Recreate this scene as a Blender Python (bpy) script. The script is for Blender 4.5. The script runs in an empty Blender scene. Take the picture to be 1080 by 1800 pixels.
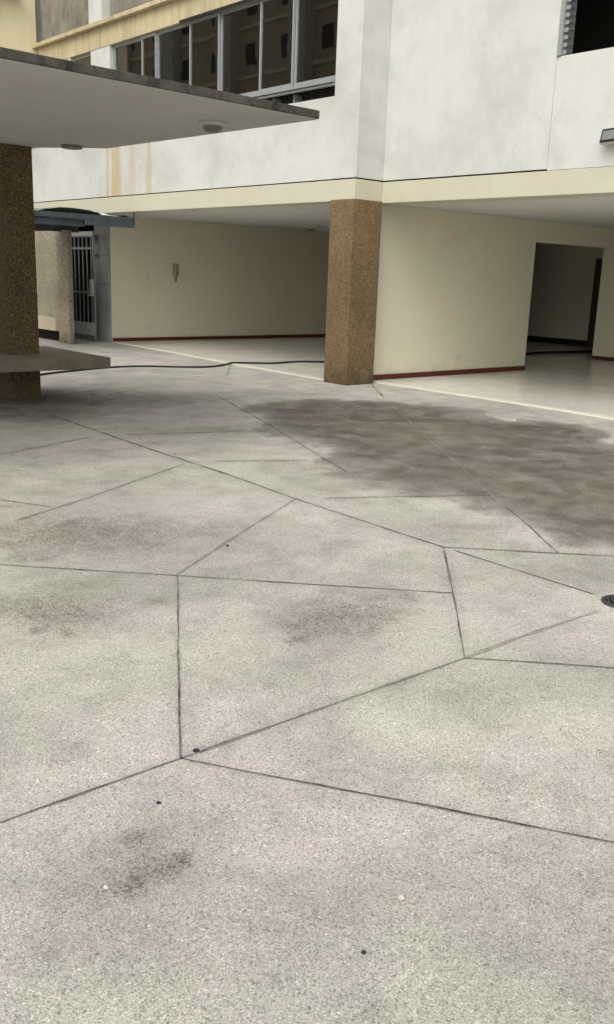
import bpy, bmesh, math, random
import numpy as np
from mathutils import Vector, Matrix
random.seed(7)
R = math.radians
S = bpy.context.scene
COL = S.collection

# ------------------------------------------------------------------ camera
def setup_camera():
    cd = bpy.data.cameras.new('camera')
    cam = bpy.data.objects.new('camera', cd)
    COL.objects.link(cam)
    cd.sensor_fit = 'VERTICAL'; cd.sensor_height = 36.0
    cd.lens = 36.0 * 1605.3 / 1800.0
    cd.clip_start = 0.05; cd.clip_end = 2000
    yaw, pitch, roll = CAM
    d = Vector((math.sin(yaw)*math.cos(pitch), math.cos(yaw)*math.cos(pitch), -math.sin(pitch)))
    r0 = d.cross(Vector((0, 0, 1))).normalized(); u0 = r0.cross(d)
    r = r0*math.cos(roll) + u0*math.sin(roll); u = r.cross(d)
    m = Matrix(((r.x, u.x, -d.x, 0), (r.y, u.y, -d.y, 0), (r.z, u.z, -d.z, 1.6), (0, 0, 0, 1)))
    cam.matrix_world = m
    S.camera = cam
CAM = (0.72589, 0.25371, 0.03586)
setup_camera()

# ------------------------------------------------------------------ sky, sun, exposure
SUN_EL, SUN_AZ = R(48), R(-114)          # azimuth from +Y, clockwise
def setup_light():
    w = bpy.data.worlds.new('World'); S.world = w; w.use_nodes = True
    nt = w.node_tree; bg = nt.nodes['Background']
    sky = nt.nodes.new('ShaderNodeTexSky'); sky.sky_type = 'NISHITA'; sky.sun_disc = False
    sky.sun_elevation = SUN_EL; sky.sun_rotation = SUN_AZ
    sky.air_density = 1.0; sky.dust_density = 4.0; sky.ozone_density = 1.0
    hs = nt.nodes.new('ShaderNodeHueSaturation'); hs.inputs['Saturation'].default_value = 0.22
    nt.links.new(sky.outputs[0], hs.inputs['Color']); mx = nt.nodes.new('ShaderNodeMix'); mx.data_type = 'RGBA'; mx.blend_type = 'MULTIPLY'; mx.inputs[0].default_value = 1
    mx.inputs[7].default_value = (.995, 1.0, .965, 1)      # grey-warm overcast
    nt.links.new(hs.outputs[0], mx.inputs[6]); nt.links.new(mx.outputs[2], bg.inputs[0])
    bg.inputs[1].default_value = 0.15
    sd = bpy.data.lights.new('sun', 'SUN'); so = bpy.data.objects.new('sun', sd); COL.objects.link(so)
    sd.energy = 0.5; sd.angle = R(80); sd.color = (1.0, 0.96, 0.89)
    v = Vector((math.sin(SUN_AZ)*math.cos(SUN_EL), math.cos(SUN_AZ)*math.cos(SUN_EL), math.sin(SUN_EL)))
    so.rotation_euler = v.to_track_quat('Z', 'Y').to_euler(); so.location = v*50
    S.view_settings.view_transform = 'Standard'; S.view_settings.look = 'None'
    S.view_settings.exposure = 0.58; S.view_settings.gamma = 1.0; S.view_settings.use_curve_mapping = False
    S.render.engine = 'CYCLES'
    S.cycles.use_denoising = True; S.cycles.denoiser = 'OPENIMAGEDENOISE'
    S.cycles.max_bounces = 10; S.cycles.diffuse_bounces = 3; S.cycles.glossy_bounces = 4
    S.cycles.sample_clamp_indirect = 8
setup_light()

# ------------------------------------------------------------------ objects
def tag(o, label=None, cat=None, group=None, kind=None):
    if label: o['label'] = label
    if cat: o['category'] = cat
    if group: o['group'] = group
    if kind: o['kind'] = kind
    return o
def empty(name, loc, label, cat, group=None):
    o = bpy.data.objects.new(name, None); o.empty_display_size = .2
    COL.objects.link(o); o.location = loc
    return tag(o, label, cat, group)
class MB:
    """collects shapes given in world coordinates, then links them as ONE mesh object"""
    def __init__(s): s.bm = bmesh.new()
    def quad(s, pts, mi=0):
        f = s.bm.faces.new([s.bm.verts.new(p) for p in pts]); f.material_index = mi; return f
    def box(s, x0, x1, y0, y1, z0, z1, mi=0):
        v = [s.bm.verts.new((x, y, z)) for z in (z0, z1) for y in (y0, y1) for x in (x0, x1)]
        for q in ((0,2,3,1),(4,5,7,6),(0,1,5,4),(2,6,7,3),(0,4,6,2),(1,3,7,5)):
            s.bm.faces.new([v[i] for i in q]).material_index = mi
        return s
    def prism(s, poly, z0, z1):
        a = [s.bm.verts.new((x, y, z0)) for x, y in poly]; b = [s.bm.verts.new((x, y, z1)) for x, y in poly]
        n = len(poly)
        s.bm.faces.new(a[::-1]); s.bm.faces.new(b)
        for i in range(n): s.bm.faces.new((a[i], a[(i+1) % n], b[(i+1) % n], b[i]))
        return s
    def tube(s, pts, r, n=8, cap=True):
        pts = [Vector(p) for p in pts]; rings = []
        up = Vector((0, 0, 1))
        for i, p in enumerate(pts):
            t = (pts[min(i+1, len(pts)-1)] - pts[max(i-1, 0)]).normalized()
            a = t.cross(up)
            if a.length < 1e-3: a = Vector((1, 0, 0))
            a.normalize(); b = a.cross(t)
            rings.append([s.bm.verts.new(p + r*(a*math.cos(k*2*math.pi/n) + b*math.sin(k*2*math.pi/n))) for k in range(n)])
        for i in range(len(rings)-1):
            for k in range(n):
                s.bm.faces.new((rings[i][k], rings[i][(k+1) % n], rings[i+1][(k+1) % n], rings[i+1][k])).smooth = True
        if cap:
            s.bm.faces.new(rings[0][::-1]); s.bm.faces.new(rings[-1])
        return s
    def lathe(s, prof, c, n=28):
        """prof = [(r, z)] about the vertical axis at c"""
        rings = []
        for r, z in prof:
            if r < 1e-5: rings.append([s.bm.verts.new((c[0], c[1], c[2]+z))])
            else: rings.append([s.bm.verts.new((c[0]+r*math.cos(k*2*math.pi/n), c[1]+r*math.sin(k*2*math.pi/n), c[2]+z)) for k in range(n)])
        for A, B in zip(rings, rings[1:]):
            for k in range(n):
                q = [A[k % len(A)], A[(k+1) % len(A)], B[(k+1) % len(B)], B[k % len(B)]]
                q = [v for i, v in enumerate(q) if v not in q[:i]]
                if len(q) > 2: s.bm.faces.new(q).smooth = True
        return s
    def build(s, name, mat, parent=None, bevel=0, label=None, xf=None):
        bmesh.ops.recalc_face_normals(s.bm, faces=s.bm.faces)
        if xf is not None: bmesh.ops.transform(s.bm, matrix=xf, verts=s.bm.verts)
        if bevel:
            e = [x for x in s.bm.edges if len(x.link_faces) == 2 and x.calc_face_angle(0) > .5]
            bmesh.ops.bevel(s.bm, geom=e, offset=bevel, segments=2, profile=.6, affect='EDGES')
        me = bpy.data.meshes.new(name); s.bm.to_mesh(me); s.bm.free()
        for m in (mat if isinstance(mat, (list, tuple)) else [mat]): me.materials.append(m)
        o = bpy.data.objects.new(name, me); COL.objects.link(o)
        if parent:
            o.parent = parent
            loc = Vector((0, 0, 0)); q = parent
            while q: loc += q.location; q = q.parent
            me.transform(Matrix.Translation(-loc))
        if label: o['label'] = label
        return o
def recentre(o):
    """put a lone mesh's origin at its base"""
    me = o.data; vs = [v.co for v in me.vertices]
    c = Vector(((min(v.x for v in vs)+max(v.x for v in vs))/2, (min(v.y for v in vs)+max(v.y for v in vs))/2, min(v.z for v in vs)))
    me.transform(Matrix.Translation(-c)); o.location = c
    return o

# ------------------------------------------------------------------ materials
class NT:
    def __init__(s, name):
        s.m = bpy.data.materials.new(name); s.m.use_nodes = True
        s.t = s.m.node_tree; s.b = s.t.nodes['Principled BSDF']; s.out = s.t.nodes['Material Output']
        s.pos = s.n('ShaderNodeNewGeometry').outputs['Position']
    def n(s, ty, **kw):
        o = s.t.nodes.new(ty)
        for k, v in kw.items(): setattr(o, k, v)
        return o
    def l(s, a, b): s.t.links.new(a, b)
    def put(s, sock, v):
        if isinstance(v, bpy.types.NodeSocket): s.l(v, sock)
        else: sock.default_value = v
    def scaled(s, sc):
        m = s.n('ShaderNodeMapping'); s.l(s.pos, m.inputs[0]); m.inputs['Scale'].default_value = sc; return m.outputs[0]
    def noise(s, scale, detail=4, rough=.55, vec=None, dist=0):
        o = s.n('ShaderNodeTexNoise'); s.put(o.inputs['Vector'], vec if vec is not None else s.pos)
        o.inputs['Scale'].default_value = scale; o.inputs['Detail'].default_value = detail
        o.inputs['Roughness'].default_value = rough; o.inputs['Distortion'].default_value = dist
        return o.outputs['Fac']
    def vor(s, scale, feature='F1', vec=None):
        o = s.n('ShaderNodeTexVoronoi', feature=feature); s.put(o.inputs['Vector'], vec if vec is not None else s.pos)
        o.inputs['Scale'].default_value = scale; return o
    def ramp(s, v, stops, interp='LINEAR'):
        o = s.n('ShaderNodeValToRGB'); s.l(v, o.inputs[0]); cr = o.color_ramp; cr.interpolation = interp
        while len(cr.elements) < len(stops): cr.elements.new(.5)
        for e, (p, c) in zip(cr.elements, stops):
            e.position = p; e.color = (c, c, c, 1) if isinstance(c, (int, float)) else (*c, 1)
        return o.outputs[0]
    def math(s, op, a, b=None, clamp=False):
        o = s.n('ShaderNodeMath', operation=op, use_clamp=clamp); s.put(o.inputs[0], a)
        if b is not None: s.put(o.inputs[1], b)
        return o.outputs[0]
    def mix(s, f, a, b, mode='MIX'):
        o = s.n('ShaderNodeMix', data_type='RGBA', blend_type=mode)
        s.put(o.inputs[0], f)
        for k, v in ((6, a), (7, b)): s.put(o.inputs[k], (*v, 1) if isinstance(v, tuple) and len(v) == 3 else v)
        return o.outputs[2]
    def attr(s, name): return s.n('ShaderNodeAttribute', attribute_name=name).outputs['Fac']
    def bump(s, h, strength=.3, dist=.01):
        o = s.n('ShaderNodeBump'); s.l(h, o.inputs['Height']); o.inputs['Strength'].default_value = strength
        o.inputs['Distance'].default_value = dist; s.l(o.outputs[0], s.b.inputs['Normal'])
    def fin(s, col, rough=.8, metal=0, spec=.3):
        s.put(s.b.inputs['Base Color'], (*col, 1) if isinstance(col, tuple) else col)
        s.put(s.b.inputs['Roughness'], rough); s.b.inputs['Metallic'].default_value = metal
        s.b.inputs['Specular IOR Level'].default_value = spec
        return s.m

def painted(name, col, mottle=.12, rough=.75, streak=.1, grime=(.3, .28, .24), scale=1.0, bump=.15, foot=0):
    """painted render: cloudy grey wear, rain streaks, fine stipple"""
    t = NT(name)
    a = t.ramp(t.noise(.9*scale, 6, .6), [(.35, 0.0), (.72, 1.0)])
    b = t.ramp(t.noise(5*scale, 8, .7), [(.4, 0.0), (.8, 1.0)])
    v = t.scaled((7, 7, .35)); c = t.ramp(t.noise(1.0, 5, .6, vec=v), [(.5, 0.0), (.8, 1.0)])
    k = t.math('ADD', t.math('MULTIPLY', a, mottle), t.math('MULTIPLY', b, mottle*.6))
    k = t.math('ADD', k, t.math('MULTIPLY', c, streak), True)
    if foot:      # scuffs and mop marks above the skirting
        sp = t.n('ShaderNodeSeparateXYZ'); t.l(t.pos, sp.inputs[0])
        f = t.math('ADD', sp.outputs[2], t.math('MULTIPLY', t.noise(3.5, 8, .72), 1.5))
        k = t.math('ADD', k, t.ramp(f, [(.62, foot), (1.0, 0.0)]), True)
        sc = t.ramp(t.noise(1.0, 7, .75, vec=t.scaled((1.1, 1.1, 5))), [(.62, 0.0), (.72, foot*.7)])
        k = t.math('ADD', k, sc, True)
    t.bump(t.noise(120, 3, .6), bump, .004)
    return t.fin(t.mix(k, col, grime), rough)

def plain(name, col, rough=.6, metal=0, var=.15, scale=12, spec=.4):
    t = NT(name)
    k = t.ramp(t.noise(scale, 6, .65), [(.3, 0.0), (.75, 1.0)])
    d = tuple(c*(1-var*1.6) for c in col)
    return t.fin(t.mix(k, tuple(min(1, c*(1+var*.4)) for c in col), d), rough, metal, spec)

def pebble_dash(name, lo, mid, hi, scale=85):
    """brown washed pebble render"""
    t = NT(name)
    w = t.noise(18, 3, .6)
    vv = t.n('ShaderNodeVectorMath', operation='ADD')
    sc = t.scaled((1, 1, 1)); t.l(sc, vv.inputs[0])
    v = t.vor(scale)
    r = t.n('ShaderNodeSeparateColor'); t.l(v.outputs['Color'], r.inputs[0])
    c = t.ramp(r.outputs[0], [(0, lo), (.35, mid), (.75, mid), (1, hi)])
    edge = t.ramp(v.outputs['Distance'], [(.25, 1.0), (.62, .55)])
    c = t.mix(1.0, c, edge, 'MULTIPLY')
    big = t.ramp(t.noise(1.3, 5, .6), [(.3, .75), (.7, 1.1)])
    c = t.mix(1.0, c, big, 'MULTIPLY')
    sp = t.n('ShaderNodeSeparateXYZ'); t.l(t.pos, sp.inputs[0])      # splash dirt round the foot
    ft = t.math('ADD', sp.outputs[2], t.math('MULTIPLY', t.noise(5, 7, .7), .9))
    c = t.mix(t.ramp(ft, [(.38, .75), (.72, 0.0)]), c, (.085, .062, .04))
    wear = t.ramp(t.noise(3.5, 7, .7), [(.55, 0.0), (.75, .35)]); c = t.mix(wear, c, lo)
    h = t.math('SUBTRACT', t.ramp(t.noise(40, 3), [(0, 0.0), (1, .4)]), v.outputs['Distance'])
    t.bump(h, .9, .012)
    return t.fin(c, .85, spec=.2)

# ------------------------------------------------------------------ ground (one sheet; joints, wear and painted bench shade are part of it)
JOINTS = [
  ('strong',[(4.519, 9.494), (4.39, 7.141), (4.351, 5.899), (4.278, 4.951), (4.25, 4.151), (4.234, 3.492)]),
  ('strong2',[(4.239, 3.401), (4.233, 2.971), (4.236, 2.435)]),
  ('mid',[(4.234, 3.492), (4.723, 2.995), (4.969, 2.754), (5.492, 2.223)]),
  ('mid',[(4.733, 3.002), (5.207, 3.6), (5.415, 3.902)]),
  ('light',[(5.415, 3.902), (5.678, 4.264), (6.155, 4.882), (7.379, 6.512), (8.805, 8.352)]),
  ('mid',[(9.161, 8.805), (10.12, 10.022)]),
  ('mid',[(4.234, 3.492), (3.921, 3.189), (3.514, 2.793), (3.011, 2.316)]),
  ('soft',[(3.002, 2.308), (2.191, 2.33), (1.547, 2.344)]),
  ('mid',[(1.547, 2.344), (1.198, 2.353), (0.921, 2.355), (0.68, 2.364)]),
  ('faint',[(3.002, 2.308), (3.345, 2.311), (4.014, 2.28)]),
  ('thin',[(3.002, 2.308), (3.248, 2.057), (3.445, 1.844), (3.807, 1.465)]),
  ('strong',[(1.547, 2.344), (1.946, 1.71), (2.292, 1.156), (2.476, 0.867)]),
  ('mid',[(1.547, 2.344), (1.93, 2.937), (2.601, 3.97)]),
  ('thin',[(2.601, 3.97), (2.302, 4.275), (1.913, 4.682), (1.457, 5.137)]),
  ('thin',[(2.601, 3.97), (3.104, 3.43), (3.617, 2.899)]),
  ('faint',[(2.612, 3.986), (3.29, 4.392), (4.278, 4.951)]),
  ('faint',[(4.297, 6.442), (2.95, 5.753), (2.372, 5.493)]),
  ('faint',[(4.236, 7.986), (3.155, 7.596), (2.489, 7.361)]),
  ('thin',[(2.201, 6.543), (2.502, 6.064), (2.708, 5.698)]),
  ('thin',[(7.221, 10.138), (6.587, 8.551), (6.221, 7.667), (5.554, 6.129), (5.26, 5.438)]),
  ('faint',[(4.585, 7.936), (5.752, 7.51)]),
  ('faint',[(4.583, 6.383), (5.306, 6.003)]),
  ('faint',[(4.468, 4.849), (5.631, 4.227)]),
  ('faint',[(9.902, 13.384), (8.742, 11.888)]),
]
WET = [(6.775, 8.606), (7.392, 9.064), (7.84, 9.139), (8.523, 8.989), (8.924, 8.414), (9.046, 7.816), (8.862, 6.835), (9.334, 6.43), (9.331, 5.95), (9.007, 5.096), (8.713, 4.236), (5.25, 2.46), (4.969, 2.754), (4.748, 2.992), (4.92, 3.235), (5.288, 3.732), (5.67, 4.246), (5.384, 4.476), (5.238, 4.823), (5.226, 5.198), (5.475, 5.811), (5.77, 6.494), (5.963, 7.114), (6.296, 7.891)]
DIRT_SHADE = [
   (2.63, 4.917, 0.433, -0.294, -0.25, -0.46, 0.9) ,
   (2.374, 5.247, 0.202, -0.136, -0.158, -0.34, 0.6) ,
   (2.72, 4.221, 0.239, -0.166, -0.138, -0.214, 0.4) ,
   (1.959, 3.91, 0.292, -0.21, -0.122, -0.238, 0.8) ,
   (2.248, 3.803, 0.162, -0.116, -0.083, -0.139, 0.4) ,
   (3.022, 2.997, 0.197, -0.142, -0.207, -0.213, 0.8) ,
   (2.823, 2.909, 0.132, -0.096, -0.087, -0.093, 0.5) ,
   (1.131, 2.009, 0.05, -0.04, -0.026, -0.045, 0.8) ,
   (1.134, 1.878, 0.054, -0.043, -0.028, -0.045, 1.0) ,
   (0.958, 1.869, 0.08, -0.064, -0.019, -0.035, 0.9) ,
   (1.05, 1.914, 0.131, -0.104, -0.067, -0.119, 0.45) ,
   (0.998, 1.553, 0.031, -0.025, -0.012, -0.018, 0.4) ,
   (0.767, 1.763, 0.063, -0.05, -0.024, -0.051, 0.35) ,
   (5.235, 10.432, 1.196, -0.594, -0.308, -0.607, 1.5) ,  # this and the next two: stain plus painted shade of the bench
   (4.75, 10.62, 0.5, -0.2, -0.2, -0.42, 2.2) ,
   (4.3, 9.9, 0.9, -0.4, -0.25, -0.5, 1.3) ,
   (5.855, 9.453, 0.427, -0.219, -0.195, -0.315, 0.6) ,
   (5.462, 7.713, 0.417, -0.234, -0.158, -0.224, 0.7) ,
   (6.1, 7.865, 0.334, -0.183, -0.23, -0.299, 0.4) ,
   (7.206, 12.972, 0.33, -0.136, -0.158, -0.283, 0.5) ,
   (1.617, 2.353, 0.022, -0.017, -0.013, -0.019, 1.4) ,
   (4.684, 3.774, 0.197, -0.133, -0.197, -0.165, 0.5) ,
   (4.849, 5.07, 0.271, -0.173, -0.16, -0.171, 0.4) ,
   (7.903, 9.945, 0.593, -0.282, -0.299, -0.379, 0.35) ,
   (4.419, 2.714, 0.249, -0.176, -0.159, -0.104, 0.4) ,
   (3.708, 2.653, 0.197, -0.141, -0.135, -0.103, 0.3) ,
   (1.843, 1.0, 0.069, -0.055, -0.151, -0.098, 0.25) ,
   (1.625, 1.427, 0.134, -0.107, -0.098, -0.094, 0.25) ,
   (1.867, 2.117, 0.25, -0.192, -0.095, -0.111, 0.2) ,
   (1.608, 3.177, 0.221, -0.165, -0.098, -0.188, 0.25) ,
   (8.651, 5.795, 0.542, -0.306, -0.264, -0.182, 0.3) ,
   (2.503, 3.725, 0.095, -0.068, -0.138, -0.206, 0.35) ,
   (2.392, 2.89, 0.122, -0.09, -0.077, -0.095, 0.35) ,
   (6.587, 5.51, 0.193, -0.116, -0.416, -0.357, 0.5) ,
]
DIRT_LINES = [
   (0.012, 1.3, [(0.872, 1.872), (0.935, 1.887), (0.975, 1.885), (1.002, 1.829), (1.038, 1.82), (1.103, 1.841), (1.157, 1.843), (1.204, 1.859)]) ,
   (0.014, 0.9, [(1.095, 2.057), (1.129, 2.037), (1.154, 1.971)]) ,
   (0.012, 0.8, [(1.043, 1.98), (1.056, 1.924), (1.092, 1.942)]) ,
   (0.008, 0.9, [(0.97, 1.547), (0.998, 1.553), (1.011, 1.567), (1.031, 1.555)]) ,
   (0.02, 0.9, [(1.675, 3.745), (1.79, 3.75), (1.841, 3.625), (1.931, 3.576)]) ,
   (0.02, 0.7, [(1.906, 4.048), (2.004, 3.878), (2.163, 3.714), (2.319, 3.651)]) ,
   (0.03, 0.9, [(2.375, 5.168), (2.578, 5.19), (2.83, 5.362), (2.78, 4.973)]) ,
   (0.03, 0.8, [(2.404, 4.848), (2.513, 4.632), (2.767, 4.673), (2.872, 4.456)]) ,
   (0.025, 0.8, [(2.098, 4.653), (2.202, 4.517), (2.379, 4.589)]) ,
   (0.02, 0.8, [(2.664, 2.853), (2.806, 2.851), (2.933, 2.829), (3.071, 2.774)]) ,
   (0.025, 0.7, [(2.98, 3.076), (3.102, 3.038), (3.132, 2.87)]) ,
   (0.05, 0.9, [(4.576, 10.931), (4.97, 10.506), (5.409, 10.174), (5.688, 9.7)]) ,
   (0.04, 0.7, [(5.085, 7.885), (5.351, 7.657), (5.765, 7.625)]) ,
]
def seg_dist(P, a, b):
    a = np.array(a); b = np.array(b); ab = b-a; t = np.clip(((P-a) @ ab)/(ab @ ab), 0, 1)
    return np.linalg.norm(P-(a+t[:, None]*ab), axis=1)
def wear(P):
    n = len(P); rng = np.random.default_rng(11); Q = P.copy()
    for f, am in ((1.3, .10), (2.7, .075), (5.5, .045), (11, .026), (19, .015)):
        for _ in range(3):
            a = rng.uniform(0, 6.283); ph = rng.uniform(0, 6.283); d = rng.uniform(0, 6.283)
            w = am*np.sin(f*(P[:, 0]*math.cos(a)+P[:, 1]*math.sin(a))*1.6+ph)
            Q += np.stack([w*math.cos(d), w*math.sin(d)], 1)
    P0 = P; P = Q; wet = np.zeros(n); dirt_shade = np.zeros(n)
    d = np.full(n, 9.); ins = np.zeros(n, bool)
    for i in range(len(WET)):
        a, b = WET[i], WET[(i+1) % len(WET)]
        d = np.minimum(d, seg_dist(P, a, b))
        if a[1] != b[1]:
            c = ((a[1] > P[:, 1]) != (b[1] > P[:, 1])) & (P[:, 0] < (b[0]-a[0])*(P[:, 1]-a[1])/(b[1]-a[1])+a[0])
            ins ^= c
    wet = np.clip(.5+np.where(ins, d, -d)/1.0, 0, 1)
    for x, y, ax, ay, bx, by, k in DIRT_SHADE:
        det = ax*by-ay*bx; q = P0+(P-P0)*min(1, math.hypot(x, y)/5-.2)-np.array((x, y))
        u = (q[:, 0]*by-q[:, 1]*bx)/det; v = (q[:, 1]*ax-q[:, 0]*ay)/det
        dirt_shade = np.maximum(dirt_shade, k*(.72*np.exp(-(u*u+v*v)*.9)+.28*np.exp(-(u*u+v*v)*.22)))
    near = np.hypot(P0[:, 0], P0[:, 1])
    P = P0+(Q-P0)*np.clip(near/6, .12, .8)[:, None]
    for w, k, pl in DIRT_LINES:
        for a, b in zip(pl, pl[1:]):
            dirt_shade = np.maximum(dirt_shade, k*np.exp(-(seg_dist(P, a, b)/(w*1.6))**2))
    P = P0
    for kind, pl in JOINTS:
        g = {'strong': .22, 'mid': .3, 'soft': .38}.get(kind, .15)
        for a, b in zip(pl, pl[1:]):
            dd = seg_dist(P, a, b); dirt_shade = np.maximum(dirt_shade, g*np.exp(-(dd/.05)**2))
    return wet, dirt_shade
def axis(lo, hi, step, far):
    core = np.arange(lo, hi+1e-6, step); out = []
    d = step
    while lo-d > -far: d *= 1.6; out.append(d)
    return np.concatenate([[lo-q for q in out[::-1]], core, [hi+q for q in out]])
def build_ground():
    xs = axis(-.5, 12.2, .05, 300); ys = axis(.2, 19.0, .06, 300)
    X, Y = np.meshgrid(xs, ys); P = np.stack([X.ravel(), Y.ravel()], 1)
    nx, ny = len(xs), len(ys)
    i = np.arange(ny-1)[:, None]*nx+np.arange(nx-1)[None, :]
    F = np.stack([i, i+1, i+nx+1, i+nx], -1).reshape(-1, 4)
    V = [np.concatenate([P, np.zeros((len(P), 1))], 1)]; J = [np.zeros(len(P))]; Fs = [F]; base = len(P)
    rng = np.random.default_rng(3)
    W = {'strong': (.0027, 1.1), 'strong2': (.0024, .95), 'mid': (.0025, .78), 'soft': (.0034, .62), 'thin': (.0019, .9), 'faint': (.0048, .36), 'light': (.0022, -.38)}
    for kind, pl in JOINTS:
        w0, k = W[kind]; pts = []
        for a, b in zip(pl, pl[1:]):
            a = np.array(a); b = np.array(b); m = max(2, int(np.linalg.norm(b-a)/.05))
            pts += [a+(b-a)*t/m for t in range(m)]
        pts.append(np.array(pl[-1])); pts = np.array(pts)
        t = np.gradient(pts, axis=0); t /= np.linalg.norm(t, axis=1)[:, None]; nrm = np.stack([-t[:, 1], t[:, 0]], 1)
        sm = lambda s, c: np.convolve(rng.normal(0, s, len(pts)+8), np.ones(c)/c, 'same')[4:-4]
        off = sm(.003, 5)
        w = w0*(1+np.clip(sm(.7, 3), -.45, 1.4))*(1+.09*np.linalg.norm(pts, axis=1))
        if kind.startswith('strong'):
            w *= np.where(sm(1, 5) > .75, 2.2, 1)
        kk = np.clip(k*(1+sm(.3, 5)), -1, 1) if k > 0 else np.full(len(pts), k)
        c = pts+nrm*off[:, None]; n = len(pts)
        # five verts across, so that the line fades out at its rims
        cols = [(-1.45, 0), (-.9, 1), (.9, 1), (1.45, 0)]
        for o, s in cols:
            V.append(np.concatenate([c+nrm*(w*o)[:, None], np.full((n, 1), .003)], 1)); J.append(kk*s)
        q = np.arange(n-1)
        for m in range(3):
            a0 = base+m*n; Fs.append(np.stack([a0+q+n, a0+q, a0+q+1, a0+q+n+1], 1)[:, ::-1])
        base += 4*n
    V = np.concatenate(V); J = np.concatenate(J); F = np.concatenate(Fs)
    me = bpy.data.meshes.new('courtyard_ground')
    me.vertices.add(len(V)); me.vertices.foreach_set('co', V.astype(np.float32).ravel())
    me.loops.add(F.size); me.loops.foreach_set('vertex_index', F.astype(np.int32).ravel())
    me.polygons.add(len(F)); me.polygons.foreach_set('loop_start', np.arange(0, F.size, 4, dtype=np.int32))
    me.update(calc_edges=True); me.validate()
    wet, dirt_shade = wear(V[:, :2])
    for nme, a in (('wet', wet), ('dirt_shade', dirt_shade), ('joint', J)):
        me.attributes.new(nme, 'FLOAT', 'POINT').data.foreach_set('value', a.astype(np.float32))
    t = NT('washed_pebble_concrete')
    tint = t.mix(t.ramp(t.noise(.75, 7, .65), [(.38, 0.0), (.62, 1.0)]), (.525, .478, .452), (.505, .50, .43))
    v = t.vor(215); s = t.n('ShaderNodeSeparateColor'); t.l(v.outputs['Color'], s.inputs[0])
    peb = t.ramp(s.outputs[0], [(0, .54), (.1, .79), (.3, .97), (.7, 1.05), (.93, 1.18), (1, 1.4)])
    v2 = t.vor(140); s2 = t.n('ShaderNodeSeparateColor'); t.l(v2.outputs['Color'], s2.inputs[0])
    peb2 = t.ramp(s2.outputs[1], [(0, .58), (.05, .93), (.92, 1.02), (.97, 1.15), (1, 1.35)])
    gap = t.ramp(v.outputs['Distance'], [(.35, 1.0), (.75, .75)])
    c = t.mix(1.0, tint, peb, 'MULTIPLY'); c = t.mix(1.0, c, peb2, 'MULTIPLY'); c = t.mix(1.0, c, gap, 'MULTIPLY')
    c = t.mix(1.0, c, t.ramp(t.noise(3.2, 9, .68), [(.28, .74), (.5, 1.0), (.75, 1.14)]), 'MULTIPLY')
    c = t.mix(1.0, c, t.ramp(t.noise(.9, 6, .6, dist=.6), [(.3, .76), (.6, 1.06)]), 'MULTIPLY')
    # dirt and painted bench shade: broken up by fine and coarse noise
    n1 = t.math('MULTIPLY', t.math('SUBTRACT', t.noise(5.5, 9, .72, dist=.5), .5), 3.4)
    n2 = t.math('MULTIPLY', t.math('SUBTRACT', t.mix(.5, t.noise(26, 6, .8), s2.outputs[0]), .5), 4.2)
    da = t.attr('dirt_shade')
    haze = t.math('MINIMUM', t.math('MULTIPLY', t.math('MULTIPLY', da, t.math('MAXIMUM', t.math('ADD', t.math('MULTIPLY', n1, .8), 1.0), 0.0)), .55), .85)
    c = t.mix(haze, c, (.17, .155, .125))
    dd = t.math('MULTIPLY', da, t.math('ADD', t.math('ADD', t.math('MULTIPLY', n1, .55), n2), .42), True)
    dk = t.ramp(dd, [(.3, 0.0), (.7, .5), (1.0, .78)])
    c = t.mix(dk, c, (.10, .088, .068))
    # damp patch with a ragged rim
    wn = t.math('MULTIPLY', t.math('SUBTRACT', t.noise(1.7, 9, .66, dist=.4), .5), .8)
    wn2 = t.math('MULTIPLY', t.math('SUBTRACT', t.noise(.8, 3, .5), .5), .5)
    wv = t.math('ADD', t.attr('wet'), t.math('ADD', wn, wn2))
    wk = t.ramp(wv, [(.36, 0.0), (.56, .72), (.9, 1.0)])
    wk = t.math('MULTIPLY', wk, t.ramp(t.noise(2.6, 7, .65, dist=.8), [(.28, .6), (.58, 1.0)]))
    wetc = t.mix(1.0, c, t.mix(t.ramp(t.noise(.9, 5, .6, dist=.5), [(.38, 0.0), (.62, 1.0)]), (.36, .34, .305), (.205, .195, .178)), 'MULTIPLY')
    c = t.mix(wk, c, wetc)
    j = t.attr('joint')
    jn = t.ramp(t.noise(14, 4, .7), [(.25, .55), (.6, 1.0)])
    c = t.mix(t.math('MULTIPLY', j, jn, True), c, (.03, .028, .026))
    c = t.mix(t.math('MULTIPLY', t.math('MULTIPLY', j, -1.0), jn, True), c, (.40, .38, .35))
    h = t.math('ADD', t.math('MULTIPLY', v.outputs['Distance'], -.7), t.math('MULTIPLY', t.noise(160, 2), .4))
    t.bump(h, .5, .004)
    rr = t.math('SUBTRACT', .82, t.math('MULTIPLY', wk, .36))
    me.materials.append(t.fin(c, rr, spec=.25))
    o = bpy.data.objects.new('courtyard_ground', me); COL.objects.link(o); tag(o, kind='structure')
build_ground()

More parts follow.
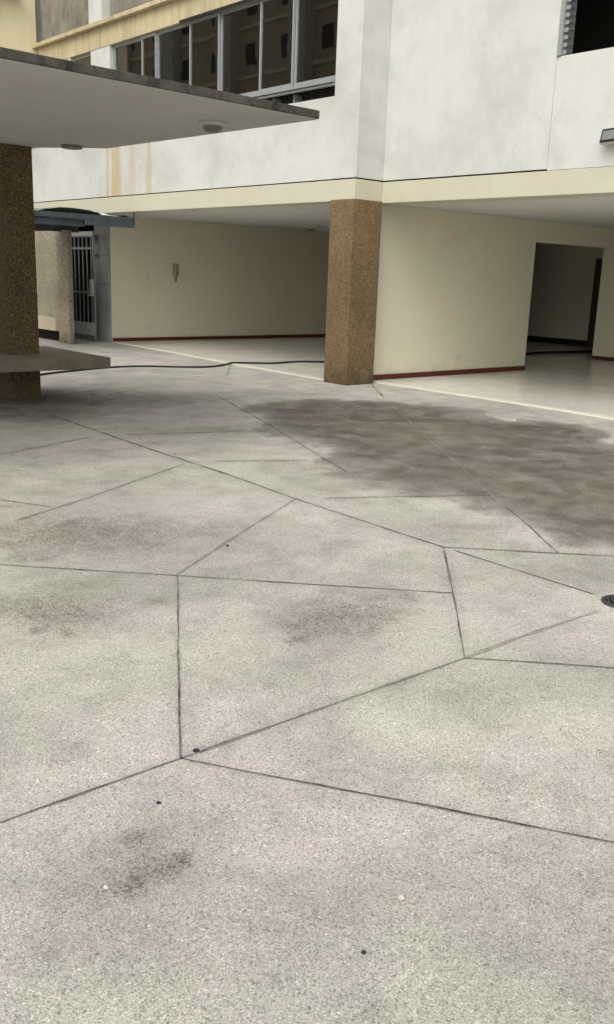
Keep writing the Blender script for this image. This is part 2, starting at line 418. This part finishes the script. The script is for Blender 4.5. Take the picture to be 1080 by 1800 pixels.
# ------------------------------------------------------------------ palette
def facade_white():
    t = NT('weathered_white_render')
    a = t.ramp(t.noise(.7, 10, .72, dist=.3), [(.46, 0.0), (.72, 1.0)])
    b = t.ramp(t.noise(4, 8, .72), [(.42, 0.0), (.8, 1.0)])
    v = t.scaled((5, 5, .22)); c = t.ramp(t.noise(1.0, 6, .65, vec=v), [(.5, 0.0), (.85, 1.0)])
    k = t.math('ADD', t.math('MULTIPLY', a, .5), t.math('MULTIPLY', b, .2)); k = t.math('ADD', k, t.math('MULTIPLY', c, .08), True)
    col = t.mix(k, (.60, .605, .575), (.33, .335, .32))
    # yellowing patches
    y = t.ramp(t.noise(.7, 5, .6), [(.5, 0.0), (.8, .35)]); col = t.mix(y, col, (.54, .51, .41))
    # rust runs below the roof outlet
    sp = t.n('ShaderNodeSeparateXYZ'); t.l(t.pos, sp.inputs[0])
    wob = t.math('MULTIPLY', t.math('SUBTRACT', t.noise(1.0, 3, .5, vec=t.scaled((3, 3, 1.2))), .5), .2)
    yy = t.math('DIVIDE', t.math('SUBTRACT', t.math('ADD', sp.outputs[1], wob), 15.0), 2.6, True)
    run = t.ramp(yy, [(.0, 0.0), (.2, .04), (.232, .75), (.275, .65), (.30, .06), (.42, .05), (.46, .4), (.51, .3), (.54, .05), (.63, .1), (.665, .8), (.765, .95), (.79, .15), (.81, .2), (.835, .75), (.858, .5), (.875, .0)])
    left = t.ramp(sp.outputs[0], [(0, 1.0), (1, 1.0)])
    run = t.math('MULTIPLY', run, t.ramp(t.noise(1, 6, .7, vec=t.scaled((9, 9, .5))), [(.2, .35), (.6, 1.0)]))
    m = t.n('ShaderNodeMath', operation='LESS_THAN'); t.l(sp.outputs[2], m.inputs[0]); m.inputs[1].default_value = 4.4
    col = t.mix(t.math('MULTIPLY', run, m.outputs[0], True), col, (.48, .36, .18))
    t.bump(t.noise(55, 5, .7), .35, .008)
    return t.fin(col, .8, spec=.2)
M = {}
M['white'] = facade_white()
M['band'] = painted('cream_band_paint', (.55, .535, .415), .2, .7, .16, (.40, .37, .29))
M['yellow'] = painted('old_yellow_paint', (.58, .50, .315), .36, .75, .5, (.22, .17, .10))
M['pale_yellow'] = painted('pale_yellow_paint', (.76, .68, .46), .2, .75, .3, (.40, .33, .2))
M['cream'] = painted('cream_interior_paint', (.70, .665, .515), .11, .55, .02, (.40, .38, .31), .7, .06, .35)
M['ceil'] = painted('white_ceiling_paint', (.62, .62, .60), .08, .75, .0, (.45, .45, .43))
M['soffit'] = painted('grey_soffit_paint', (.57, .565, .54), .24, .8, .0, (.36, .355, .33))
M['roof'] = painted('mossy_roof_edge', (.115, .108, .088), .85, .9, .8, (.03, .028, .024), 5)
M['pebble'] = pebble_dash('brown_pebble_render', (.12, .072, .034), (.335, .23, .115), (.55, .43, .25), 115)
M['pebble_dark'] = pebble_dash('dark_brown_pebble_render', (.075, .048, .024), (.20, .142, .075), (.36, .28, .17))
M['stone'] = pebble_dash('tan_rough_render', (.30, .26, .19), (.48, .425, .315), (.68, .60, .45), 60)
M['skirt'] = plain('red_skirting_tile', (.10, .02, .013), .35)
M['dark_skirt'] = plain('black_skirting', (.012, .010, .010), .4)
M['alu'] = plain('aluminium_frame', (.36, .375, .38), .4, .3, .1)
M['steel'] = plain('blue_grey_steel_paint', (.062, .077, .088), .5, .1, .25, 4)
M['gate'] = plain('grey_gate_paint', (.27, .28, .29), .5, .2, .2)
M['pale'] = plain('pale_grey_metal', (.60, .60, .58), .5, .1)
M['black'] = plain('black_plastic', (.015, .015, .016), .45)
M['hose'] = plain('black_rubber', (.022, .021, .019), .55)
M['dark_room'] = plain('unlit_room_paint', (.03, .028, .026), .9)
M['wood'] = plain('dark_door_wood', (.05, .035, .024), .5)
M['lamp_glass'] = plain('dull_lens', (.22, .23, .22), .25)
M['lamp'] = plain('dusty_lamp_cover', (.20, .19, .165), .35)
M['white_plastic'] = plain('white_plastic', (.60, .575, .49), .4, 0, .05)
M['old_cream'] = plain('aged_cream_plastic', (.34, .31, .22), .45)
M['marble'] = painted('grey_marble_slabs', (.33, .335, .325), .5, .35, .1, (.17, .18, .18), 2)
M['curtain'] = painted('brown_curtain', (.62, .49, .32), .3, .9, .4, (.38, .29, .18), 2)
M['iron'] = plain('cast_iron', (.07, .072, .072), .45, .4, .3)
M['hole'] = plain('drain_dark', (.008, .008, .008), .9)
M['grey_panel'] = painted('stained_grey_panel', (.30, .285, .25), .75, .4, .5, (.10, .085, .06), 1.3)
M['blockwall'] = painted('beige_tower_paint', (.60, .50, .34), .4, .8, .4, (.30, .24, .16))
M['bench'] = painted('brown_concrete_bench', (.21, .175, .13), .5, .85, .1, (.08, .062, .045), 4, .6)
M['ledge'] = painted('pale_tan_ledge', (.52, .455, .34), .3, .85, .1, (.28, .24, .17), 3, .6)
M['shutter'] = plain('brown_shutter', (.09, .075, .055), .6)
M['blind'] = plain('pale_blue_blind', (.50, .58, .64), .6)
def glass(name, tint=(.9, .92, .92), k=.9):
    t = NT(name)
    g = t.n('ShaderNodeBsdfGlossy'); g.inputs['Roughness'].default_value = .015; g.inputs['Color'].default_value = (.95, .95, .95, 1)
    tr = t.n('ShaderNodeBsdfTransparent'); tr.inputs[0].default_value = (*[c*k for c in tint], 1)
    f = t.n('ShaderNodeFresnel'); f.inputs['IOR'].default_value = 1.95
    b = t.n('ShaderNodeBump'); b.inputs['Strength'].default_value = .04; b.inputs['Distance'].default_value = .02
    t.l(t.noise(1.5, 2), b.inputs['Height']); t.l(b.outputs[0], g.inputs['Normal'])
    ms = t.n('ShaderNodeMixShader'); t.l(f.outputs[0], ms.inputs[0]); t.l(tr.outputs[0], ms.inputs[1]); t.l(g.outputs[0], ms.inputs[2])
    t.l(ms.outputs[0], t.out.inputs[0]); return t.m
M['glass'] = glass('window_glass', k=.95)
def green_sheet():
    t = NT('green_roof_sheet'); t.b.inputs['Transmission Weight'].default_value = .25
    return t.fin(t.mix(t.noise(6, 5), (.13, .22, .15), (.30, .36, .28)), .4)
M['green'] = green_sheet()
def polished():
    t = NT('polished_pale_terrazzo')
    v = t.vor(60); s = t.n('ShaderNodeSeparateColor'); t.l(v.outputs['Color'], s.inputs[0])
    c = t.mix(1.0, (.83, .805, .725), t.ramp(s.outputs[0], [(0, .78), (.3, .98), (1, 1.06)]), 'MULTIPLY')
    c = t.mix(1.0, c, t.ramp(t.noise(.8, 4, .5), [(.3, .96), (.7, 1.02)]), 'MULTIPLY')
    return t.fin(c, t.ramp(t.noise(2.0, 5), [(.3, .16), (.7, .24)]), spec=.5)
M['terrazzo'] = polished()
M['edging'] = painted('pale_edging', (.70, .67, .57), .2, .6, 0, (.42, .40, .34), 3)

# ------------------------------------------------------------------ apartment building
Z0, Z1 = 2.67, 2.965           # beam
XL, XR, YP = 9.63, 10.19, 10.05   # left facade, right facade, step between them
bd = empty('apartment_building', (10, 10, 0), 'white apartment building with cream beam and open ground floor behind the courtyard', 'building')
def part(mb, name, mat, label=None, bevel=0): return mb.build(name, M[mat] if isinstance(mat, str) else mat, bd, bevel, label)
# beams
part(MB().prism([(9.62, 22.), (9.62, YP), (XR, YP), (XR, -6), (10.6, -6), (10.6, YP+.35), (9.95, YP+.35), (9.95, 22.)], Z0, Z1), 'beam', 'band', bevel=.006)
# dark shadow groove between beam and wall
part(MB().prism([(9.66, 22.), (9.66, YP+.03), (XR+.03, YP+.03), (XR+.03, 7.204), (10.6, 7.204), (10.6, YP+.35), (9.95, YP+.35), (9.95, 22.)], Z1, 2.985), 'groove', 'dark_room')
# walls above the beam, left wing
part(MB().box(XL, 9.9, 10.57, 30, 2.985, 4.12), 'wall', 'white')
part(MB().box(9.625, XR+.2, YP, 10.57, 2.985, 9.0), 'pilaster', 'white', bevel=.008)
part(MB().box(9.62, 9.9, 17.0, 17.75, 4.123, 5.72), 'wall', 'white')
part(MB().box(9.62, 9.9, 18.6, 30, 4.123, 5.72), 'wall', 'yellow', 'yellow painted wall beside the upper window')
part(MB().box(9.61, 9.9, 10.573, 30, 5.722, 6.08), 'lintel', 'yellow', 'yellow lintel with dark rain streaks')
part(MB().box(9.50, 9.9, 10.573, 30, 6.083, 6.16), 'ledge', 'yellow', bevel=.01)
part(MB().box(9.585, 9.612, 10.6, 14.55, 5.70, 5.745), 'shadow_strip', 'black')  # black strip painted as the shadow under the lintel
part(MB().box(9.58, 9.9, 17.22, 17.73, 6.165, 9.0), 'post', 'white', bevel=.01)
for y0, y1 in ((10.6, 17.2), (17.76, 22.0)):
    part(MB().box(9.76, 9.9, y0, y1, 6.163, 9.0), 'wall', 'grey_panel', 'stained grey panel above the ledge')
# projecting yellow side wall at the far end
part(MB().box(7.6, 9.607, 20.1, 20.3, 5.2, 9), 'side_wall', 'pale_yellow')
part(MB().box(7.4, 9.2, 19.85, 20.095, 7.0, 7.12), 'balcony_slab', 'grey_panel')
# right wing
part(MB().box(XR-.008, XR+.2, 7.203, YP-.003, 2.985, 9.0), 'wall', 'white')
part(MB().box(XR, XR+.2, -6, 7.2, 2.969, 4.27), 'wall', 'white')
part(MB().box(XR, XR+.2, -6, 7.2, 5.9, 9.0), 'wall', 'white')
part(MB().box(XR, XR+.2, -6, 3.2, 4.273, 5.897), 'wall', 'white')
# storey slabs, back and end walls
part(MB().box(9.953, 22.2, 10.403, 22, 2.70, 2.98), 'ceiling', 'ceil')
part(MB().box(10.603, 22.2, -6, 10.4, 2.70, 2.98), 'ceiling', 'ceil')
part(MB().box(9.91, 22.2, 10.6, 30, 8.7, 9), 'roof_slab', 'ceil')
part(MB().box(10.46, 22.2, -6, 10.56, 8.7, 9), 'roof_slab', 'ceil')
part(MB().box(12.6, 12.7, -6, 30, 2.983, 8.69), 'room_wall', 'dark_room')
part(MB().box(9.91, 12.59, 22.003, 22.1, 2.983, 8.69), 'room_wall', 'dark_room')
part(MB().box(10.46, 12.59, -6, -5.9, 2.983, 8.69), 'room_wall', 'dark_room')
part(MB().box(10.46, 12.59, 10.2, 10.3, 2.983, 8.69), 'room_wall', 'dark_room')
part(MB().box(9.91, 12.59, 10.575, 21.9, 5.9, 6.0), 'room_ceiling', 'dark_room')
# pillar at the step
part(MB().box(9.602, 10.188, YP-.012, 10.545, 0.0, 2.692), 'pillar', 'pebble', 'brown pebble-dashed pillar', bevel=.015)
# ground floor walls
part(MB().box(10.33, 14.46, 10.3, 10.5, 0.016, 2.698), 'partition_wall', 'cream', 'cream wall beside the pillar', bevel=.004)
part(MB().box(14.463, 18.3, 10.303, 10.497, 2.33, 2.698), 'opening_lintel', 'cream')
part(MB().box(18.3, 18.5, -5.8, 11.27, 0.016, 2.698), 'partition_wall', 'cream', 'cream wall right of the dark opening')
part(MB().box(19.0, 19.15, 14.6, 18.38, 0.016, 2.698), 'partition_wall', 'cream', 'added unseen cream wall blocking light from the left bay to the dark opening')  # added out of view to keep left-bay light off the room behind the opening
part(MB().box(21.9, 22.1, -5.8, 22, 0.016, 2.698), 'back_wall', 'cream')
part(MB().box(10.34, 21.897, 18.4, 18.6, 0.016, 2.698), 'partition_wall', 'cream', 'long cream wall of the left bay')
part(MB().box(10.62, 22.1, -6, -5.803, 0.016, 2.698), 'end_wall', 'cream')
part(MB().box(10.33, 14.455, 10.285, 10.299, .017, .098), 'skirting', 'skirt')
part(MB().box(10.36, 21.89, 18.385, 18.399, .017, .092), 'skirting', 'skirt')
part(MB().box(18.285, 18.299, -5.7, 11.265, .017, .092), 'skirting', 'skirt')
part(MB().box(21.885, 21.899, 10.5, 18.3, .017, .17), 'skirting', 'dark_skirt')
part(MB().box(21.86, 21.898, 12.6, 13.66, .02, 2.28), 'door', 'wood')
# marble-clad pier by the gate, entrance hall behind the gate
pm = MB()
for z0, z1 in ((0.0, .62), (.626, 1.24), (1.246, 1.86), (1.866, 2.668)):
    pm.box(10.28, 10.335, 18.4, 19.0, z0, z1)
part(pm, 'marble_pier', 'marble', bevel=.003)
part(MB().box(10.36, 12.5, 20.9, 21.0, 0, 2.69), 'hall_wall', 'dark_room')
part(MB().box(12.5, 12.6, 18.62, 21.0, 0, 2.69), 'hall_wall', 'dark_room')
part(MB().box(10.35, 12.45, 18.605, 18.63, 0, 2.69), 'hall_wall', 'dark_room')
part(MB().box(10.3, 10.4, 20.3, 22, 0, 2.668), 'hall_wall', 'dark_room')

# left wing windows: seven lights with aluminium frames
def window(y0, y1, x, z0=4.345, z1=5.718, curtain=None, extra=0.0):
    f = MB(); w = .034
    f.box(x, x+.05, y0, y0+w, z0, z1).box(x, x+.05, y1-w, y1, z0, z1)
    f.box(x+.002, x+.048, y0+w, y1-w, z0, z0+.07).box(x+.002, x+.048, y0+w, y1-w, z1-.05, z1)
    fo = part(f, 'window', 'alu')
    MB().box(x+.02, x+.026, y0+w, y1-w, z0+.07, z1-.05).build('pane', M['glass'], fo)
    if curtain:
        c = MB(); n = max(8, int((y1-y0)/.02)); a = []
        for i in range(n+1):
            y = y0+.02+(y1-y0-.04)*i/n; a.append((x+.14+.035*math.sin(i*.9)+.015*math.sin(i*.31+1), y))
        for p, q in zip(a, a[1:]): c.quad([(p[0], p[1], z0+.02), (q[0], q[1], z0+.02), (q[0], q[1], z1), (p[0], p[1], z1)]).smooth = True
        c.build('curtain', M['curtain'], fo)
YS = [10.575, 11.57, 12.40, 13.48, 14.36, 15.42, 15.92, 16.96]
for i, (a, b) in enumerate(zip(YS, YS[1:])):
    window(a+.004, b-.004, 9.66+(.0 if i % 2 else .03), curtain=(i < 2))
window(17.78, 18.58, 9.68)
part(MB().box(9.74, 9.76, 17.79, 18.57, 4.35, 5.70), 'window_blind', 'blind', 'pale blue blind behind the far window')
part(MB().box(9.57, 9.70, 10.575, 17.0, 4.30, 4.342), 'window_rail', 'alu')
part(MB().box(9.60, 9.66, 10.578, 17.0, 4.262, 4.292), 'window_rail', 'alu')
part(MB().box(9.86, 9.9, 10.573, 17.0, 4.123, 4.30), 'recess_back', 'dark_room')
for y in (11.55, 12.05, 13.6, 15.2): part(MB().box(9.70, 9.85, y, y+.04, 4.124, 4.258), 'bracket', 'gate')
# right wing jalousie window
jf = MB().box(10.165, 10.40, 7.14, 7.197, 4.275, 5.895).box(10.27, 10.40, 3.203, 3.26, 4.275, 5.895).box(10.27, 10.40, 3.263, 7.137, 5.84, 5.895)
jw = part(jf, 'window', 'alu', 'open jalousie window with pale frame')
jb = MB()
for k in range(19):
    z = 4.30+k*.082
    jb.quad([(10.195, 7.136, z), (10.195, 7.085, z), (10.36, 7.085, z+.055), (10.36, 7.136, z+.055)])
    jb.quad([(10.195, 7.085, z-.012), (10.195, 7.136, z-.012), (10.195, 7.136, z+.03), (10.195, 7.085, z+.03)])
jb.build('louvre_clip', M['alu'], jw)

# ------------------------------------------------------------------ polished floor of the open ground storey
def structure(mb, name, mat, bevel=0):
    return tag(mb.build(name, M[mat], None, bevel), kind='structure')
EL = [(10.336, 18.36), (10.14, 15.714), (9.869, 13.288), (9.787, 11.72), (9.72, 10.5)]
structure(MB().prism([(q[0]+.05, q[1]) for q in EL]+[(10.38, 10.3), (10.385, -6), (22, -6), (22, 22), (12.6, 22), (12.6, 18.5)], -.2, .014), 'lobby_floor', 'terrazzo')
structure(MB().prism(EL+[(EL[4][0]+.1, EL[4][1])]+[(q[0]+.09, q[1]) for q in EL[3::-1]], -.2, .019), 'floor_edging', 'edging', .004)
structure(MB().prism([(10.275, 10.15), (10.325, 8.5), (10.325, 7.0), (10.25, 5.9), (10.2, -6), (10.30, -6), (10.36, 5.9), (10.43, 7.0), (10.43, 8.5), (10.40, 10.15)], -.2, .019), 'floor_edging', 'edging', .004)
structure(MB().prism([(10.30, 18.62), (12.5, 18.62), (12.5, 20.9), (10.30, 20.9)], -.2, .03), 'hall_floor', 'marble')

# ------------------------------------------------------------------ shelter: column, flat roof, bench
sh = empty('concrete_shelter', (4.8, 10.8, 0), 'flat concrete shelter roof on a brown pebble-dashed column with a slab bench round it', 'shelter')
MB().box(4.58, 4.965, 10.6, 11.02, 0.0, 2.93).build('column', M['pebble_dark'], sh, .012)
rp = [(-5, 6.17), (5.69, 6.46), (5.56, 9.95), (5.42, 10.10), (5.02, 10.62), (4.99, 11.4), (-5, 11.6)]
MB().prism(rp, 2.92, 2.94).build('soffit', M['soffit'], sh)
ins = lambda d: [(-5, 6.17-d), (5.69+d, 6.46-d), (5.56+d, 9.95), (5.42+d, 10.10+d), (5.02+d, 10.62+d), (4.99+d, 11.4+d), (-5, 11.6+d)]
MB().prism(ins(.014), 2.926, 2.995).build('roof_edge', M['roof'], sh, .008)
MB().box(3.97, 5.57, 9.95, 11.71, .425, .555).build('bench', M['bench'], sh, .012)

def dome_light(loc, label, r=.128, cover=True):
    o = empty('ceiling_light', loc, label, 'ceiling light')
    MB().lathe([(0, 0), (r, 0), (r, -.014), (r*.94, -.03), (r*.72, -.034), (0, -.034)], loc).build('rim', M['soffit' if cover else 'lamp'], o)
    if cover: MB().lathe([(r*.72, -.033), (r*.70, -.055), (r*.5, -.08), (r*.25, -.09), (0, -.092)], loc).build('diffuser', M['lamp'], o)
    return o
dome_light((5.21, 7.36, 2.92), 'round dome light on the shelter soffit near its free corner')
dome_light((5.20, 10.08, 2.92), 'flat round light base without cover at the far edge of the shelter soffit', .12, False)
o = dome_light((15.03, 17.16, 2.70), 'small dark ceiling light in the shaded left bay', .13)

# ------------------------------------------------------------------ entrance: wall, gate, canopy
ew = empty('entrance_wall', (9.2, 19, 0), 'tan rough-rendered wall with a low ledge left of the metal gate', 'wall')
MB().box(9.20, 9.31, 18.15, 18.66, 0, 2.33).build('pier', M['stone'], ew, .01)
MB().box(9.27, 9.40, 18.663, 22, 0.24, 2.325).build('panel', M['stone'], ew)
MB().box(9.12, 9.267, 18.664, 22, .242, .52).build('ledge', M['ledge'], ew, .015)
MB().box(9.40, 9.42, 18.664, 22, .0, .238).build('niche', M['hole'], ew)

gt = empty('metal_gate', (10.2, 19.5, 0), 'grey barred metal gate between the tan wall and the marble pier', 'gate')
X = 10.12; ya, yb = 18.72, 19.95
g = MB()
g.box(X-.02, X+.02, ya, ya+.05, .02, 2.36).box(X-.02, X+.02, yb-.05, yb, .02, 2.36)
for z in (.02, 1.03, 1.98, 2.24): g.box(X-.018, X+.018, ya+.05, yb-.05, z, z+.045)
g.build('gate_frame', M['gate'], gt)
for k in range(6):
    y = ya+.05+(yb-ya-.1)*(k+.5)/6
    MB().box(X-.012, X+.012, y-.011, y+.011, .065, 2.24).build('bar', M['gate'], gt)
MB().box(X-.026, X-.019, ya+.0, yb, .12, .40).build('kick_plate', M['ceil'], gt)
MB().box(X-.03, X-.02, ya, yb, 2.27, 2.36).build('top_plate', M['pale'], gt)
lb = MB().box(X-.06, X-.02, ya+.01, ya+.13, .98, 1.34).build('lock_box', M['pale'], gt, .006)
MB().tube([(X-.06, ya+.07, 1.0), (X-.10, ya+.07, 1.0), (X-.10, ya+.16, .98)], .01).build('handle', M['pale'], lb)

ec = empty('entrance_canopy', (9, 16.6, 2.4), 'blue-grey steel entrance canopy with slats and loose sheets on top', 'canopy')
MB().box(6.6, 9.60, 16.15, 16.2, 2.46, 2.553).build('fascia', M['steel'], ec, .004)
MB().box(8.56, 9.60, 16.135, 16.147, 2.362, 2.458).build('fascia', M['steel'], ec)
MB().box(6.6, 8.6, 16.23, 16.27, 2.33, 2.455).build('beam', M['steel'], ec)
MB().box(6.6, 9.59, 16.21, 18.4, 2.52, 2.545).build('roof_sheet', M['steel'], ec)
MB().box(6.6, 9.6, 18.41, 18.45, 2.3, 2.53).build('beam', M['steel'], ec)
for k in range(11):
    x = 6.8+k*.27
    MB().box(x, x+.05, 16.3, 18.4, 2.44, 2.515).build('slat', M['pale' if k % 2 else 'steel'], ec)
MB().box(9.60, 9.62, 16.15, 16.2, 2.40, 2.668).build('hanger', M['steel'], ec)
def rumpled(x0, x1, y0, y1, z, h, seed, nx=14, ny=8):
    rnd = random.Random(seed); b = MB()
    P = [[(x0+(x1-x0)*i/nx+rnd.uniform(-.02, .02), y0+(y1-y0)*j/ny+rnd.uniform(-.02, .02), z+h*math.sin(math.pi*min(1, max(0, i/nx)))**.6*(.55+.45*math.sin(j*1.1+seed))+rnd.uniform(0, h*.2)) for j in range(ny+1)] for i in range(nx+1)]
    for i in range(nx):
        for j in range(ny): b.quad([P[i][j], P[i+1][j], P[i+1][j+1], P[i][j+1]])
    bmesh.ops.remove_doubles(b.bm, verts=b.bm.verts, dist=.0001)
    r = bmesh.ops.extrude_face_region(b.bm, geom=list(b.bm.faces))
    for v in r['geom']:
        if isinstance(v, bmesh.types.BMVert): v.co.z -= .01
    return b
def lone(mb, name, mat, label, cat, group=None):
    return tag(recentre(mb.build(name, M[mat])), label, cat, group)
lone(rumpled(7.75, 9.0, 16.3, 17.3, 2.558, .10, 1), 'plastic_sheet', 'green', 'crumpled green plastic sheet lying on the entrance canopy', 'sheet')
lone(rumpled(9.0, 9.33, 16.3, 16.9, 2.56, .06, 4, 8, 6), 'paper_scrap', 'white_plastic', 'pale rumpled scrap lying beside the green sheet on the canopy', 'scrap')
lone(rumpled(9.34, 9.56, 16.25, 16.8, 2.558, .05, 6, 8, 6), 'debris_pile', 'black', 'small dark pile of debris at the right end of the canopy', 'debris')

# ------------------------------------------------------------------ fittings on the walls
ph = empty('intercom_phone', (11.99, 18.4, 1.3), 'aged cream wall phone with hanging cord on the long cream wall', 'phone')
MB().box(11.93, 12.06, 18.335, 18.399, 1.48, 1.74).build('base', M['old_cream'], ph, .012)
MB().box(11.945, 11.995, 18.285, 18.333, 1.46, 1.75).build('handset', M['old_cream'], ph, .015)
MB().tube([(11.97, 18.34, 1.48), (11.965, 18.33, 1.40), (11.985, 18.34, 1.33), (12.005, 18.34, 1.38), (12.01, 18.35, 1.48)], .013, 6).build('cord', M['old_cream'], ph)
def plate(x0, x1, y, z0, z1, label, name='wall_socket', cat='socket', holes=2):
    o = empty(name, ((x0+x1)/2, y, z0), label, cat)
    MB().box(x0, x1, y-.012, y-.0005, z0, z1).build('cover_plate', M['white_plastic'], o, .003)
    for k in range(holes):
        cz = z0+(z1-z0)*(k+.5)/holes
        MB().box((x0+x1)/2-.016, (x0+x1)/2+.016, y-.015, y-.0122, cz-.014, cz+.014).build('insert', M['edging'], o)
plate(12.45, 12.57, 10.3, .265, .375, 'white socket low on the cream wall beside the pillar')
plate(11.23, 11.31, 18.4, 1.37, 1.50, 'blank switch plate left of the wall phone', 'light_switch', 'switch', 1)
plate(11.22, 11.34, 18.4, .29, .36, 'worn socket plate low on the long cream wall below the phone')
plate(13.09, 13.21, 18.4, .30, .38, 'socket plate low on the long cream wall, nearer the pillar')
fl = empty('floodlight', (10.12, 6.3, 3.2), 'small square floodlight with black rim on the white wall below the dark window', 'floodlight')
rot = Matrix.Translation((10.06, 6.24, 3.285)) @ Matrix.Rotation(R(-12), 4, 'Z') @ Matrix.Rotation(R(12), 4, 'Y')
MB().box(-.02, .03, -.17, .17, -.085, .085).build('housing', M['white_plastic'], fl, .006, xf=rot)
MB().box(-.032, -.021, -.16, .16, -.077, .077).build('rim', M['black'], fl, .003, xf=rot)
MB().box(-.037, -.0325, -.135, .135, -.052, .052).build('lens', M['lamp_glass'], fl, .001, xf=rot)
MB().box(10.09, 10.189, 6.22, 6.32, 3.26, 3.32).build('bracket', M['pale'], fl)

# ------------------------------------------------------------------ things on the ground
def smooth(pts, z, it=3, zs=None):
    p = [Vector((x, y, z if zs is None else zs[i])) for i, (x, y) in enumerate(pts)]
    for _ in range(it):
        q = [p[0]]
        for a, b in zip(p, p[1:]): q += [a*.75+b*.25, a*.25+b*.75]
        p = q+[p[-1]]
    return p
HOSE = [(5.93, 12.882), (6.163, 13.033), (6.553, 13.218), (7.154, 13.43), (7.647, 13.572), (8.159, 13.523), (8.56, 13.267), (8.918, 13.027), (9.253, 12.998), (9.62, 13.17), (9.902, 13.333), (10.189, 13.17), (10.526, 12.934), (10.922, 13.006), (11.242, 13.058), (11.471, 12.916), (11.795, 12.795), (12.234, 12.633)]
hz = [.016 if x < 9.8 else .034 for x, y in HOSE]
lone(MB().tube(smooth([(5.2, 12.3)]+HOSE+[(13.2, 12.3), (14.8, 12.25), (16.5, 12.4)], 0, 3, [.016]+hz+[.034]*3), .0165, 8), 'hose', 'hose', 'thin black hose snaking from the bench across the paving to behind the pillar', 'hose')
lone(MB().tube(smooth([(16.6, 12.2), (17.4, 12.454), (18.274, 12.608), (19.047, 12.507), (19.444, 12.376), (20.02, 12.509), (20.6, 12.3)], .045, 3), .03, 8), 'hose', 'hose', 'thick black hose lying on the floor inside the dark opening', 'hose')
dr = empty('floor_drain', (4.24, 2.27, 0), 'round iron floor drain with slotted grate set in the paving', 'drain')
dc = (4.24, 2.27, 0.0)
MB().lathe([(.108, .0), (.108, .009), (.098, .012), (.088, .010), (.084, .002)], dc, 36).build('ring', M['iron'], dr)
MB().lathe([(.086, .0035), (0, .0035)], dc, 36).build('pit', M['hole'], dr)
for k in range(-3, 4):
    d = k*.024; h = math.sqrt(.084**2-d*d)
    a = Matrix.Translation(dc) @ Matrix.Rotation(R(38), 4, 'Z')
    MB().box(-h, h, d-.005, d+.005, .0045, .0095).build('bar', M['iron'], dr, xf=a)
def bit(x, y, r, mat, name, label, cat, seed):
    b = MB(); bmesh.ops.create_icosphere(b.bm, subdivisions=2, radius=r)
    rnd = random.Random(seed); k = [rnd.uniform(.8, 1.2) for _ in range(3)]
    for v in b.bm.verts: v.co = Vector((v.co.x*k[0], v.co.y*k[1], max(v.co.z*.45, -r*.3)))*rnd.uniform(.9, 1.1)
    for v in b.bm.verts: v.co += Vector((x, y, r*.3))
    lone(b, name, mat, label, cat)
bit(1.021, 1.903, .0085, 'white_plastic', 'pebble', 'white pebble lying in the dark stain at lower left', 'pebble', 1)
bit(1.612, 1.381, .0075, 'white_plastic', 'pebble', 'white pebble alone on clean paving in the foreground', 'pebble', 2)
bit(1.346, 2.161, .008, 'hose', 'dirt_crumb', 'dark crumb just below the joint corner', 'crumb', 3)
bit(3.152, 4.264, .013, 'hose', 'dirt_crumb', 'dark crumb beside the faint diagonal joint in the middle of the paving', 'crumb', 4)
bit(1.618, 2.352, .012, 'hose', 'dirt_clump', 'dark clump of dirt on the joint close to the three-way corner', 'clump', 5)
bit(1.39, 1.299, .006, 'hose', 'dirt_crumb', 'tiny dark crumb in the middle of the foreground', 'crumb', 6)
bit(8.984, 6.473, .03, 'white_plastic', 'paper_scrap', 'white scrap at the far rim of the damp patch', 'scrap', 7)

# ------------------------------------------------------------------ block across the courtyard (seen mirrored in the window panes)
ob = empty('apartment_block', (-20, 38, 0), 'beige apartment block across the courtyard, seen mirrored in the upper windows', 'building')
MB().box(-26, -15, 18, 66, 0, 20).build('wall', M['blockwall'], ob)
for y in (20, 26.5, 33, 39.5, 46, 52, 58): MB().box(-14.995, -14.3, y, y+1.3, 0, 20).build('wall_rib', M['band'], ob)
for k in range(7): MB().box(-14.992, -14.9, 18.1, 65.9, 1.9+k*2.6, 2.1+k*2.6).build('floor_band', M['pale_yellow'], ob)
w0 = None
for i in range(14):
    for k in range(7):
        y, z = 21.7+i*3.25, 2.6+k*2.6
        if w0 is None:
            w0 = MB().box(-15.0, -14.985, y, y+.95, z, z+1.1).build('window', M['shutter'], ob); y_, z_ = y, z
        else:
            c = w0.copy(); COL.objects.link(c); c.parent = ob; c.location = (0, y-y_, z-z_)
